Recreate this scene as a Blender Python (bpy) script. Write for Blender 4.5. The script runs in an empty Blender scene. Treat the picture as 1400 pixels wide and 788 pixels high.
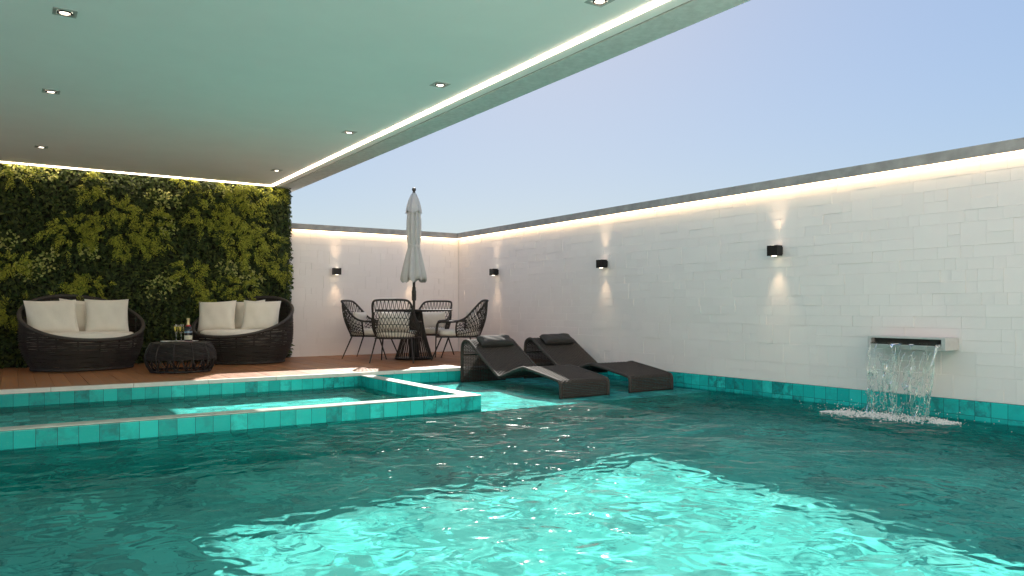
import bpy, math, random
import numpy as np
from mathutils import Vector, Matrix, noise as mnoise
random.seed(7)
RNG = np.random.default_rng(11)
PI = math.pi
S = bpy.context.scene
COL = S.collection

# ------------------------------------------------------------------ camera, sky, sun, exposure
CAM_H = 0.72
cam_d = bpy.data.cameras.new('camera')
cam = bpy.data.objects.new('camera', cam_d); COL.objects.link(cam)
cam.location = (0, 0, CAM_H)
cam.rotation_euler = (math.radians(90), 0, math.radians(-33.358))
cam_d.sensor_width = 36; cam_d.lens = 36 * 1036 / 1400; cam_d.shift_y = 0.02
cam_d.clip_start = 0.05; cam_d.clip_end = 2000
S.camera = cam

SUN = Vector((0.80, 1.19, 1.0)).normalized()
SUN_EL = math.asin(SUN.z); SUN_AZ = math.atan2(SUN.x, SUN.y)      # azimuth clockwise from +Y
world = bpy.data.worlds.new('World'); S.world = world; world.use_nodes = True
wn = world.node_tree; wn.nodes.clear()
sky = wn.nodes.new('ShaderNodeTexSky'); sky.sky_type = 'NISHITA'; sky.sun_disc = False
sky.sun_elevation = SUN_EL; sky.sun_rotation = SUN_AZ
sky.air_density = 0.8; sky.dust_density = 0.3; sky.ozone_density = 2.0
bw = wn.nodes.new('ShaderNodeRGBToBW'); pw = wn.nodes.new('ShaderNodeMath'); pw.operation = 'POWER'; pw.inputs[1].default_value = -.66
sc_ = wn.nodes.new('ShaderNodeVectorMath'); sc_.operation = 'SCALE'          # brightness compressed for more fill light: evens the sky out without changing its hue
tint = wn.nodes.new('ShaderNodeMix'); tint.data_type = 'RGBA'; tint.blend_type = 'MULTIPLY'
tint.inputs[0].default_value = 1.0; tint.inputs[7].default_value = (1.37, 1.25, 1.11, 1)
bg = wn.nodes.new('ShaderNodeBackground'); bg.inputs['Strength'].default_value = 0.079
wo = wn.nodes.new('ShaderNodeOutputWorld')
wn.links.new(sky.outputs[0], bw.inputs[0]); wn.links.new(bw.outputs[0], pw.inputs[0])
wn.links.new(sky.outputs[0], sc_.inputs[0]); wn.links.new(pw.outputs[0], sc_.inputs['Scale'])
wn.links.new(sc_.outputs[0], tint.inputs[6])
wn.links.new(tint.outputs[2], bg.inputs[0]); wn.links.new(bg.outputs[0], wo.inputs[0])

sun_d = bpy.data.lights.new('sun', 'SUN'); sun_d.energy = 2.75; sun_d.angle = math.radians(0.5)
sun_d.color = (1.0, 0.94, 0.85)
sun_d.cycles.is_caustics_light = True; sun_d.cycles.use_multiple_importance_sampling = False
sun = bpy.data.objects.new('sun', sun_d); COL.objects.link(sun)
sun.location = (20, 28, 24); sun.rotation_euler = SUN.to_track_quat('Z', 'Y').to_euler()

S.view_settings.view_transform = 'Standard'; S.view_settings.look = 'None'
S.view_settings.gamma = 1; S.view_settings.use_curve_mapping = False
S.view_settings.exposure = 1.80
S.cycles.use_denoising = True
S.cycles.max_bounces = 14; S.cycles.diffuse_bounces = 6; S.cycles.glossy_bounces = 6
S.cycles.transmission_bounces = 12; S.cycles.transparent_max_bounces = 12
S.cycles.caustics_refractive = True; S.cycles.caustics_reflective = False
S.cycles.sample_clamp_indirect = 6.0; S.cycles.sample_clamp_direct = 3.0

# ------------------------------------------------------------------ helpers
def lin(r, g, b):
    return tuple(((c / 255) / 12.92 if c / 255 <= .04045 else ((c / 255 + .055) / 1.055) ** 2.4) for c in (r, g, b)) + (1,)

class MB:
    """collects geometry for ONE mesh object"""
    def __init__(self): self.v = []; self.f = []; self.uv = {}
    def quad(self, a, b, c, d, uv=None):
        n = len(self.v); self.v += [a, b, c, d]; self.f.append((n, n+1, n+2, n+3))
        if uv: self.uv[len(self.f)-1] = uv
    def box(self, x0, x1, y0, y1, z0, z1, skip=''):
        """axis aligned box, metre UVs on every face"""
        P = lambda x, y, z: (x, y, z)
        if 'z+' not in skip: self.quad(P(x0,y0,z1),P(x1,y0,z1),P(x1,y1,z1),P(x0,y1,z1),[(x0,y0),(x1,y0),(x1,y1),(x0,y1)])
        if 'z-' not in skip: self.quad(P(x0,y1,z0),P(x1,y1,z0),P(x1,y0,z0),P(x0,y0,z0),[(x0,y1),(x1,y1),(x1,y0),(x0,y0)])
        if 'y-' not in skip: self.quad(P(x0,y0,z0),P(x1,y0,z0),P(x1,y0,z1),P(x0,y0,z1),[(x0,z0),(x1,z0),(x1,z1),(x0,z1)])
        if 'y+' not in skip: self.quad(P(x1,y1,z0),P(x0,y1,z0),P(x0,y1,z1),P(x1,y1,z1),[(x1,z0),(x0,z0),(x0,z1),(x1,z1)])
        if 'x-' not in skip: self.quad(P(x0,y1,z0),P(x0,y0,z0),P(x0,y0,z1),P(x0,y1,z1),[(y1,z0),(y0,z0),(y0,z1),(y1,z1)])
        if 'x+' not in skip: self.quad(P(x1,y0,z0),P(x1,y1,z0),P(x1,y1,z1),P(x1,y0,z1),[(y0,z0),(y1,z0),(y1,z1),(y0,z1)])
        return self
    def tube(self, pts, r, n=6, closed=False, cap=True):
        pts = [Vector(p) for p in pts]; m = len(pts)
        rr = r if hasattr(r, '__len__') else [r] * m
        base = len(self.v); up = None
        for i, p in enumerate(pts):
            a = pts[(i-1) % m] if (closed or i > 0) else pts[i]
            b = pts[(i+1) % m] if (closed or i < m-1) else pts[i]
            t = (b - a); t = t.normalized() if t.length > 1e-9 else Vector((0,0,1))
            if up is None:
                up = Vector((0,0,1)) if abs(t.z) < .9 else Vector((1,0,0))
            side = t.cross(up)
            if side.length < 1e-6: side = t.orthogonal()
            side.normalize(); up = side.cross(t).normalized()
            for k in range(n):
                an = 2*PI*k/n
                self.v.append(tuple(p + (side*math.cos(an) + up*math.sin(an)) * rr[i]))
        for i in range(m if closed else m-1):
            j = (i+1) % m
            for k in range(n):
                l = (k+1) % n
                self.f.append((base+i*n+k, base+i*n+l, base+j*n+l, base+j*n+k))
        if cap and not closed:
            self.f.append(tuple(base+k for k in range(n))[::-1]); self.f.append(tuple(base+(m-1)*n+k for k in range(n)))
        return self
    def lathe(self, prof, n=32, c=(0,0,0), sx=1, sy=1, wob=None, captop=True, capbot=True):
        base = len(self.v); m = len(prof)
        for i, (r, z) in enumerate(prof):
            for k in range(n):
                a = 2*PI*k/n; q = r * (wob(a, i) if wob else 1)
                self.v.append((c[0]+q*math.cos(a)*sx, c[1]+q*math.sin(a)*sy, c[2]+z))
        for i in range(m-1):
            for k in range(n):
                l = (k+1) % n
                self.f.append((base+i*n+k, base+i*n+l, base+(i+1)*n+l, base+(i+1)*n+k))
        if capbot: self.f.append(tuple(base+k for k in range(n))[::-1])
        if captop: self.f.append(tuple(base+(m-1)*n+k for k in range(n)))
        return self
    def ball(self, c, r, nu=6, nv=4, sz=1):
        self.lathe([(max(r*math.sin(PI*i/nv), r*.02), -r*sz*math.cos(PI*i/nv)) for i in range(nv+1)], nu, c)
        return self
    def grid(self, fn, nu, nv, flip=False):
        base = len(self.v)
        for j in range(nv+1):
            for i in range(nu+1): self.v.append(tuple(fn(i/nu, j/nv)))
        for j in range(nv):
            for i in range(nu):
                a = base+j*(nu+1)+i; q = (a, a+1, a+nu+2, a+nu+1)
                self.f.append(q[::-1] if flip else q)
                self.uv[len(self.f)-1] = [(i/nu,j/nv),((i+1)/nu,j/nv),((i+1)/nu,(j+1)/nv),(i/nu,(j+1)/nv)][::-1 if flip else 1]
        return self
    def build(self, name, mat, parent=None, smooth=True, angle=40, loc=None, rot=None):
        me = bpy.data.meshes.new(name); me.from_pydata(self.v, [], self.f)
        if self.uv:
            ul = me.uv_layers.new(name='UVMap')
            for p in me.polygons:
                u = self.uv.get(p.index)
                if u:
                    for li, c in zip(p.loop_indices, u): ul.data[li].uv = c
        me.materials.append(mat); me.update()
        if smooth:
            me.shade_smooth()
            if angle < 180: me.set_sharp_from_angle(angle=math.radians(angle))
        o = bpy.data.objects.new(name, me); COL.objects.link(o)
        if parent: o.parent = parent
        if loc: o.location = loc
        if rot: o.rotation_euler = rot
        return o

def thing(name, label, cat, loc=(0,0,0), rz=0, group=None):
    o = bpy.data.objects.new(name, None); COL.objects.link(o); o.empty_display_size = .1
    o.location = loc; o.rotation_euler = (0, 0, rz); return tag(o, label, cat, group)
def tag(o, label, cat, group=None, kind=None):
    o['label'] = label; o['category'] = cat
    if group: o['group'] = group
    if kind: o['kind'] = kind
    return o
def struct(o):
    o['kind'] = 'structure'; return o
def dup(o, parent=None):
    c = o.copy(); COL.objects.link(c); c.parent = parent
    for ch in list(o.children): dup(ch, c)
    return c

def catmull(pts, n=8, closed=False):
    pts = [Vector(p) for p in pts]; out = []; m = len(pts)
    for i in range(m if closed else m-1):
        g = lambda k: pts[k % m] if closed else pts[min(max(k, 0), m-1)]
        p0, p1, p2, p3 = g(i-1), g(i), g(i+1), g(i+2)
        for s in range(n):
            t = s/n
            out.append(.5*((2*p1)+(p2-p0)*t+(2*p0-5*p1+4*p2-p3)*t*t+(3*p1-p0-3*p2+p3)*t**3))
    if not closed: out.append(pts[-1])
    return out

# ------------------------------------------------------------------ materials
class N:
    def __init__(self, name):
        self.m = bpy.data.materials.new(name); self.m.use_nodes = True
        self.t = self.m.node_tree; self.b = self.t.nodes['Principled BSDF']; self.o = self.t.nodes['Material Output']
    def n(self, typ, **k):
        x = self.t.nodes.new('ShaderNode' + typ)
        for a, b in k.items(): setattr(x, a, b)
        return x
    def l(self, a, b): self.t.links.new(a, b)
    def math(self, op, a, b=None, c=None):
        x = self.n('Math', operation=op)
        for i, s in enumerate((a, b, c)):
            if s is None: continue
            if isinstance(s, (int, float)): x.inputs[i].default_value = s
            else: self.l(s, x.inputs[i])
        return x.outputs[0]
    def vm(self, op, a, b=None, scale=None):
        x = self.n('VectorMath', operation=op)
        for i, s in enumerate((a, b)):
            if s is None: continue
            if isinstance(s, tuple): x.inputs[i].default_value = s
            else: self.l(s, x.inputs[i])
        if scale is not None: x.inputs['Scale'].default_value = scale
        return x.outputs[0]
    def mix(self, f, a, b, blend='MIX'):
        x = self.n('Mix', data_type='RGBA', blend_type=blend)
        for i, s in ((0, f), (6, a), (7, b)):
            if isinstance(s, (int, float, tuple)): x.inputs[i].default_value = s
            else: self.l(s, x.inputs[i])
        return x.outputs[2]
    def ramp(self, f, *stops):
        x = self.n('ValToRGB'); e = x.color_ramp.elements
        while len(e) < len(stops): e.new(.5)
        for k, (p, c) in enumerate(stops):
            e[k].position = p; e[k].color = c if isinstance(c, tuple) else (c, c, c, 1)
        self.l(f, x.inputs[0]); return x.outputs[0]
    def noise(self, vec=None, scale=5, detail=3, rough=.5, dist=0):
        x = self.n('TexNoise'); x.inputs['Scale'].default_value = scale; x.inputs['Detail'].default_value = detail
        x.inputs['Roughness'].default_value = rough; x.inputs['Distortion'].default_value = dist
        if vec is not None: self.l(vec, x.inputs['Vector'])
        return x.outputs[0]
    def obj(self): return self.n('TexCoord').outputs['Object']
    def uv(self): return self.n('TexCoord').outputs['UV']
    def geo(self): return self.n('NewGeometry')
    def bump(self, h, strength=.3, dist=.01, normal=None):
        x = self.n('Bump'); x.inputs['Strength'].default_value = strength; x.inputs['Distance'].default_value = dist
        self.l(h, x.inputs['Height'])
        if normal is not None: self.l(normal, x.inputs['Normal'])
        return x.outputs[0]
    def set(self, **k):
        for a, v in k.items():
            i = self.b.inputs[a.replace('_', ' ')]
            if isinstance(v, (int, float, tuple)): i.default_value = v
            else: self.l(v, i)
        return self.m

def plain(name, col, rough=.5, metal=0, var=.12, bump=0, scale=30):
    m = N(name); c = m.noise(m.obj(), scale, 4)
    dark = tuple(x*(1-var) for x in col[:3]) + (1,); light = tuple(min(1, x*(1+var)) for x in col[:3]) + (1,)
    m.set(Base_Color=m.ramp(c, (.3, dark), (.7, light)), Roughness=rough, Metallic=metal)
    if bump: m.set(Normal=m.bump(m.noise(m.obj(), scale*4, 3), bump, .004))
    return m.m

def emit(name, col, strength):
    m = N(name); m.set(Base_Color=(.8,.8,.8,1), Emission_Color=col, Emission_Strength=strength); return m.m

def make_tiles(name='teal_tile', T=.118, k=1.0, wet=False):
    m = N(name); u = m.vm('MULTIPLY', m.uv(), (1/T, 1/T, 1)); cell = m.vm('FLOOR', u); fr = m.vm('FRACTION', u)
    wn_ = m.n('TexWhiteNoise', noise_dimensions='3D'); m.l(cell, wn_.inputs['Vector']); rnd = wn_.outputs['Value']; rc = wn_.outputs['Color']
    sp = m.n('SeparateXYZ'); m.l(fr, sp.inputs[0])
    ed = lambda s: m.math('MINIMUM', s, m.math('SUBTRACT', 1.0, s))
    e = m.math('MINIMUM', ed(sp.outputs[0]), ed(sp.outputs[1]))
    grout = m.math('LESS_THAN', e, .014)
    off = m.vm('ADD', u, m.vm('SCALE', rc, None, 37.0))
    n1 = m.noise(off, 1.6, 6, .65, .4); n2 = m.noise(off, 7, 4, .6)
    sc = m.n('SeparateColor'); m.l(rc, sc.inputs[0])
    base = m.ramp(rnd, *[(p, (min(.78, c[0]*k+(.08 if wet else 0)), min(.78, c[1]*k), min(.78, c[2]*k*(.97 if wet else 1)))+(1,)) for p, c in ((0.0, (.006,.30,.29)), (.45, (.010,.40,.385)), (.8, (.015,.48,.455)), (1.0, (.028,.55,.52)))])
    stain = m.math('MULTIPLY', m.ramp(n1, (.42, 0.0), (.62, 1.0)), m.ramp(sc.outputs[1], (.25, 0.05), (.95, .9)))
    c = m.mix(stain, base, (.018, .15, .16, 1))
    c = m.mix(m.math('MULTIPLY', m.ramp(n2, (.55, 0.0), (.75, 1.0)), .18), c, (.10, .50, .44, 1))
    c = m.mix(m.math('MULTIPLY', grout, .45) if wet else grout, c, (.012, .10, .10, 1))
    h = m.math('ADD', m.math('MULTIPLY', m.math('MINIMUM', e, .06), 12.0), m.math('MULTIPLY', n1, .35))
    if wet:                                    # under water: the glaze hardly shines and the joints are mixed in fainter
        m.b.inputs['Specular IOR Level'].default_value = .03
        return m.set(Base_Color=c, Roughness=.6)
    return m.set(Base_Color=c, Roughness=m.ramp(n2, (.3, .14), (.8, .3)), Normal=m.bump(h, .35, .003))

M = {}
M['tile'] = make_tiles(k=1.2)
M['tile_floor'] = make_tiles('pool_floor_tile', .236, 1.25, True)
M['tile_wet'] = make_tiles('submerged_tile', .118, 1.5, True)
M['cladding'] = (lambda m: m.set(
    Base_Color=m.mix(m.ramp(m.geo().outputs['Random Per Island'], (0, 0.0), (1, 1.0)), (.83,.775,.75,1), (.855,.80,.775,1)),
    Roughness=.62, Normal=m.bump(m.noise(m.obj(), 60, 4), .12, .004)))(N('white_cladding'))
M['plaster'] = plain('white_plaster', (.78,.77,.75), .8, 0, .03, .08, 14)
M['ceiling'] = plain('ceiling_paint', (.90,.86,.84), .75, 0, .015, .0, 3)
M['beam'] = plain('textured_render', (.60,.60,.58), .85, 0, .10, .5, 22)
M['concrete'] = plain('grey_concrete', (.34,.325,.305), .8, 0, .18, .25, 9)
M['coping'] = plain('pale_coping_stone', (.66,.64,.60), .6, 0, .06, .1, 18)
M['led'] = emit('warm_led', (1, .80, .58, 1), 5)
M['led_wall'] = emit('warm_wall_led', (1, .70, .38, 1), 3.4)
M['lamp'] = emit('lamp_glow', (1, .88, .7, 1), 25)
M['lens'] = emit('lamp_lens', (1, .84, .62, 1), 2.5)
M['black'] = plain('black_metal', (.008,.008,.008), .35, .3, .2)
M['chrome'] = plain('brushed_frame', (.42,.44,.42), .4, .3, .1)
M['steel'] = plain('stainless_steel', (.58,.57,.555), .45, .35, .05)
M['darkframe'] = plain('powder_coated_frame', (.030,.026,.023), .6, 0, .15)
M['rope'] = plain('dark_rope', (.030,.026,.022), .8, 0, .3, .4, 120)
M['wicker'] = plain('charcoal_wicker', (.022,.019,.018), .6, 0, .35, .4, 90)
M['wicker_brown'] = plain('brown_black_wicker', (.036,.029,.024), .62, 0, .35, .4, 90)
M['lounger'] = plain('espresso_wicker', (.045,.038,.033), .8, 0, .3, .3, 90)
M['pad'] = plain('charcoal_fabric', (.035,.033,.031), .85, 0, .12, .3, 120)
def fabric(name, col):
    m = N(name); c = m.noise(m.obj(), 9, 4); w = m.noise(m.obj(), 420, 2)
    m.set(Base_Color=m.ramp(c, (.3, tuple(x*.93 for x in col)+(1,)), (.7, col+(1,))), Roughness=.92,
          Normal=m.bump(m.math('ADD', m.math('MULTIPLY', w, .5), m.noise(m.obj(), 14, 3)), .35, .006))
    m.b.inputs['Sheen Weight'].default_value = .15; return m.m
M['cream'] = fabric('cream_fabric', (.80,.745,.665))
M['canvas'] = fabric('pale_grey_canvas', (.53,.525,.505))
def wood():
    m = N('hardwood_decking'); r = m.geo().outputs['Random Per Island']
    v = m.vm('MULTIPLY', m.obj(), (26, 1.6, 26))
    cmb = m.n('CombineXYZ'); m.l(m.math('MULTIPLY', r, 57.0), cmb.inputs[1])
    g = m.noise(m.vm('ADD', v, cmb.outputs[0]), 1.0, 6, .62, .6)
    c = m.ramp(g, (.25, (.20,.077,.030,1)), (.5, (.37,.155,.064,1)), (.78, (.50,.24,.11,1)))
    c = m.mix(m.ramp(r, (0, 0.0), (1, .45)), c, (.19,.078,.034,1))
    return m.set(Base_Color=c, Roughness=m.ramp(g, (.3, .38), (.8, .56)), Normal=m.bump(g, .25, .002))
M['wood'] = wood()
M['ground'] = plain('pale_bounce_ground', (.52,.48,.42), .95, 0, .2, .2, 2)  # made pale so the unseen sunlit yard bounces light under the roof
M['paving'] = plain('bounce_paving', (.80,.74,.65), .8, 0, .08, .1, 5)  # warm pale tone set to strengthen the bounce off the terrace

def water_mat(name, dist, scale=1.0, refl=.96):
    m = N(name); t = m.t; t.nodes.remove(m.b)
    g = m.n('BsdfRefraction'); g.inputs['IOR'].default_value = 1.333; g.inputs['Roughness'].default_value = 0
    g.inputs['Color'].default_value = (.97, 1, .99, 1)
    gl = m.n('BsdfGlossy'); gl.inputs['Roughness'].default_value = .13
    fr = m.n('Fresnel'); fr.inputs['IOR'].default_value = 1.333; mx = m.n('MixShader')
    v = m.vm('MULTIPLY', m.obj(), (scale, scale, scale))
    w1 = m.noise(v, 2.7, 0, .45, .6)      # broad swell
    w2 = m.noise(v, 8.0, 1, .3, .7)      # ripples
    w3 = m.noise(v, 17, 2, .5, .6)        # fine
    h = m.math('ADD', m.math('MULTIPLY', w1, .62), m.math('ADD', m.math('MULTIPLY', w2, .40), m.math('MULTIPLY', w3, .022)))
    nm = m.bump(h, 1.0, dist)
    for x in (g, gl, fr): m.l(nm, x.inputs['Normal'])
    m.l(m.math('MULTIPLY', m.math('POWER', fr.outputs[0], 2.6), refl), mx.inputs[0]); m.l(g.outputs[0], mx.inputs[1]); m.l(gl.outputs[0], mx.inputs[2])
    m.l(mx.outputs[0], m.o.inputs['Surface'])
    return m.m
M['water'] = water_mat('pool_water', .056)
M['spa_water'] = water_mat('still_water', .012, 1.2)
def glass(name, col=(1,1,1,1), ior=1.333, rough=0):
    m = N(name); m.t.nodes.remove(m.b); g = m.n('BsdfGlass'); g.inputs['IOR'].default_value = ior
    g.inputs['Roughness'].default_value = rough; g.inputs['Color'].default_value = col
    m.l(g.outputs[0], m.o.inputs['Surface']); return m.m
M['fall'] = glass('falling_water', (.97,1,.99,1))
M['foam'] = plain('white_foam', (.80,.82,.82), .5, 0, .05)
M['glass'] = glass('clear_glass', (1,1,1,1), 1.45)

# ------------------------------------------------------------------ geometry constants (deck level is z = 0)
WX = 6.26          # face of the right wall
BY = 11.15         # face of the back wall
DY = 8.05          # deck edge
SX, SY = 3.385, 5.63   # outer corner of the spa wall
WZ = -.155         # water level
FLZ, SPZ, SHZ = -1.315, -.56, -.285
LX = -3.2          # left side wall
NY = .72          # near pool end
TH = .13
ST = -.035         # top of the spa wall

# ------------------------------------------------------------------ setting
g = MB()
for x0, x1, y0, y1 in ((-600, LX-.2, -600, 600), (WX+.25, 600, -600, 600), (LX-.2, WX+.25, BY+.25, 600), (LX-.2, WX+.25, -600, -8)):
    g.quad((x0,y0,-.3),(x1,y0,-.3),(x1,y1,-.3),(x0,y1,-.3))
struct(g.build('ground', M['ground'], smooth=False))
g = MB().box(LX, WX, -2.499, NY-.005, -.2, 0); struct(g.build('bounce_terrace', M['paving'], smooth=False))  # unseen terrace, enlarged to bounce sun up to the ceiling

# pool shell: floor and walls, thick enough to be real
g = MB(); g.quad((LX,NY,FLZ),(WX,NY,FLZ),(WX,DY,FLZ),(LX,DY,FLZ),[(LX,NY),(WX,NY),(WX,DY),(LX,DY)])
struct(g.build('pool_floor', M['tile_floor'], smooth=False))
g = MB()
g.box(WX, WX+.12, NY, DY+.03, FLZ-.1, 0, 'x+')                     # right, tile band up to z=0
g.box(LX-.15, LX, NY, DY+.03, FLZ-.1, -.002)
g.box(LX-.15, WX+.12, NY-.15, NY, FLZ-.1, -.004)
struct(g.build('pool_walls', M['tile'], smooth=False))
g = MB().box(LX, WX-.001, DY, DY+.03, FLZ-.1, -.036); g.uv = {k: [(a, b+.037) for a, b in q] for k, q in g.uv.items()}
struct(g.build('deck_riser', M['tile'], smooth=False))
g = MB()
g.box(LX, SX, SY, SY+TH, FLZ, ST)                                   # spa front wall
g.box(SX-TH, SX, SY+TH, DY-.001, FLZ, ST, 'y-')                     # spa side wall
def shift_uv(g, dv):
    g.uv = {k: [(a, b+dv) for a, b in q] for k, q in g.uv.items()}; return g
struct(shift_uv(g, .037).build('spa_basin', M['tile'], smooth=False))
g = MB(); g.box(LX, SX+.002, SY-.002, SY+TH+.002, ST+.0005, ST+.007); g.box(SX-TH-.002, SX+.002, SY+TH+.0021, DY-.013, ST+.0005, ST+.007)
struct(g.build('spa_coping', plain('glazed_stone_rim', (.46,.53,.48), .35, 0, .2, .1, 9), smooth=False))
g = MB().box(LX, SX-TH-.001, SY+TH+.001, DY-.002, SPZ-.1, SPZ); struct(g.build('spa_floor', M['tile_wet'], smooth=False))
g = MB().box(SX+.001, WX-.001, SY+.012, DY-.002, SHZ-.9, SHZ); struct(g.build('pool_shelf', M['tile_wet'], smooth=False))
g = MB().box(LX, SX, DY-.002, DY-.001, -.2, -.1)

def sheet(name, x0, x1, y0, y1, mat, amp=0, step=1.0):
    nu, nv = max(8, int((x1-x0)/step)), max(8, int((y1-y0)/step))
    def fn(u, v):
        x, y = x0+(x1-x0)*u, y0+(y1-y0)*v; z = 0
        if amp:
            ed = min(1, 12*min(u, 1-u, v, 1-v)+.15)
            z = amp*ed*(mnoise.noise(Vector((x*1.9, y*1.9, .3)))+.45*mnoise.noise(Vector((x*4.3+3, y*4.3, 1.7))))
        return (x, y, WZ+z)
    o = MB().grid(fn, nu, nv).build(name, mat, angle=180)
    o.cycles.is_caustics_caster = True; return struct(o)
sheet('water_pool', LX+.001, WX-.001, NY+.001, SY-.001, M['water'], .010, .035)
sheet('water_shelf', SX+.001, WX-.001, SY-.001, DY-.001, M['spa_water'])
sheet('water_spa', LX+.001, SX-TH-.001, SY+TH+.001, DY-.001, M['spa_water'])
for nm in ('pool_floor', 'pool_walls', 'deck_riser', 'spa_basin', 'spa_floor', 'pool_shelf'):
    bpy.data.objects[nm].cycles.is_caustics_receiver = True

# deck boards and coping
g = MB(); x = LX; k = 0
while x < WX - .01:
    x1 = min(x+.137, WX-.002); dz = random.uniform(-.001, .001)
    g.box(x, x1, DY+.055, BY+.02, -.03, dz); x += .141
deck = struct(g.build('deck', M['wood'], smooth=False))
g = MB().box(LX, WX, DY+.031, BY+.2, -.4, -.05); struct(g.build('deck_base', M['black'], smooth=False))
g = MB(); x = .286 - .677*5
while x < WX:
    a, b = max(x+.0025, LX), min(x+.677-.0025, WX-.002)
    if b > a: g.box(a, b, DY-.012, DY+.052, -.035, .002)
    x += .677
cop = g.build('pool_coping', M['coping'], smooth=False); struct(cop)

# ------------------------------------------------------------------ boundary walls, clad in random white tiles
def cladding(L, Hh, cell=.1, seed=1):
    """rectangles (u0,u1,v0,v1) covering L x Hh: courses of one or two modules, filled with random widths"""
    rs = random.Random(seed); nv = int(round(Hh/cell)); c = Hh/nv; out = []; j = 0
    while j < nv:
        hh = 2 if j+2 <= nv and rs.random() < .5 else 1
        u = 0
        while u < L:
            w = c*rs.choice((1, 1, 2, 2, 2, 3) if hh == 1 else (1, 2, 2, 3))
            w = min(w*rs.uniform(.94, 1.06), L-u)
            if L-u-w < .03: w = L-u
            v0, v1 = j*c, (j+hh)*c
            if hh == 2 and rs.random() < .55:
                if rs.random() < .6 or w < c*1.5: out += [(u, u+w, v0, v0+c), (u, u+w, v0+c, v1)]
                else: q = w*rs.uniform(.4, .6); out += [(u, u+w, v0, v0+c), (u, u+q, v0+c, v1), (u+q, u+w, v0+c, v1)]
            else: out.append((u, u+w, v0, v1))
            u += w
        j += hh
    return out
def clad_mesh(L, Hh, place, seed):
    """place(u, v, d) -> world point, d = distance out of the wall"""
    g = MB(); rs = random.Random(seed+5)
    for u0, u1, v0, v1 in cladding(L, Hh, .092, seed):
        d = rs.choice((.0065, .008, .0085, .0085, .009, .0096, .011)); e = .0003; b = .0016
        tl = [d + rs.uniform(-.0012, .0012) for _ in range(4)]
        o = [(u0+e,v0+e),(u1-e,v0+e),(u1-e,v1-e),(u0+e,v1-e)]; i_ = [(u0+b,v0+b),(u1-b,v0+b),(u1-b,v1-b),(u0+b,v1-b)]
        n = len(g.v)
        for (u, v) in o: g.v.append(place(u, v, 0))
        for (u, v), t in zip(o, tl): g.v.append(place(u, v, t-.0009))
        for (u, v), t in zip(i_, tl): g.v.append(place(u, v, t))
        for a in range(4):
            c = (a+1) % 4
            g.f.append((n+a, n+c, n+4+c, n+4+a)); g.f.append((n+4+a, n+4+c, n+8+c, n+8+a))
        g.f.append((n+8, n+9, n+10, n+11))
    return g
W_TOP = 1.90
wr = thing('boundary_wall', 'long white tiled wall with grey coping running beside the pool on the right', 'wall', (WX, 3, 0))
def W(o, p): o.matrix_parent_inverse = Matrix.Translation(-p.location); return o      # meshes written in world coordinates
W(MB().box(WX+.012, WX+.22, -2.499, BY+.22, -.5, W_TOP).build('masonry', M['plaster'], wr, smooth=False), wr)
W(clad_mesh(BY+3.0, W_TOP-.035, lambda u, v, d: (WX+.012-d, BY-u, v+.002), 3).build('tile_cladding', M['cladding'], wr, smooth=False), wr)
W(MB().box(WX-.055, WX+.24, -2.499, BY-.057, W_TOP-.012, W_TOP+.078).build('coping', M['concrete'], wr, smooth=False), wr)
W(MB().box(WX-.048, WX-.034, -3, BY-.06, W_TOP-.030, W_TOP-.013).build('led_strip', M['led_wall'], wr, smooth=False), wr)
wb = thing('boundary_wall', 'white tiled back wall with grey coping behind the dining set', 'wall', (4.8, BY, 0))
W(MB().box(LX, WX+.010, BY+.012, BY+.22, -.5, W_TOP-.001).build('masonry', M['plaster'], wb, smooth=False), wb)
W(clad_mesh(WX-3.0, W_TOP-.035, lambda u, v, d: (3.0+u-.004, BY+.012-d, v+.002), 9).build('tile_cladding', M['cladding'], wb, smooth=False), wb)
W(MB().box(LX, WX+.23, BY-.055, BY+.24, W_TOP-.012, W_TOP+.0775).build('coping', M['concrete'], wb, smooth=False), wb)
W(MB().box(3.42, WX-.04, BY-.048, BY-.034, W_TOP-.030, W_TOP-.013).build('led_strip', M['led_wall'], wb, smooth=False), wb)
# outside the frame: left wall kept low to admit light, roof columns, and a house front added as sun bounce
wl = thing('boundary_wall', 'low white rendered wall on the left of the pool beneath the roof', 'wall', (LX, 2, 0))
W(MB().box(LX-.2, LX-.001, -2.499, BY+.22, -.5, .55).build('masonry', M['plaster'], wl, smooth=False), wl)
W(MB().box(LX-.23, LX+.03, -2.499, BY-.3, .551, .61).build('coping', M['concrete'], wl, smooth=False), wl)
hf = thing('bounce_front', 'tall white house front added unseen behind the camera to bounce sunlight over the pool', 'house', (1.5, -2.5, 0))
W(MB().box(LX-4, WX+4, -2.8, -2.5, -.5, 7.2).build('bounce_facade', plain('cream_bounce_render', (.85,.79,.70), .85, 0, .03, .1, 10), hf, smooth=False), hf)
W(MB().box(LX-4.1, WX+4.1, -2.9, -2.4, 7.201, 7.35).build('bounce_parapet', M['concrete'], hf, smooth=False), hf)

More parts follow.
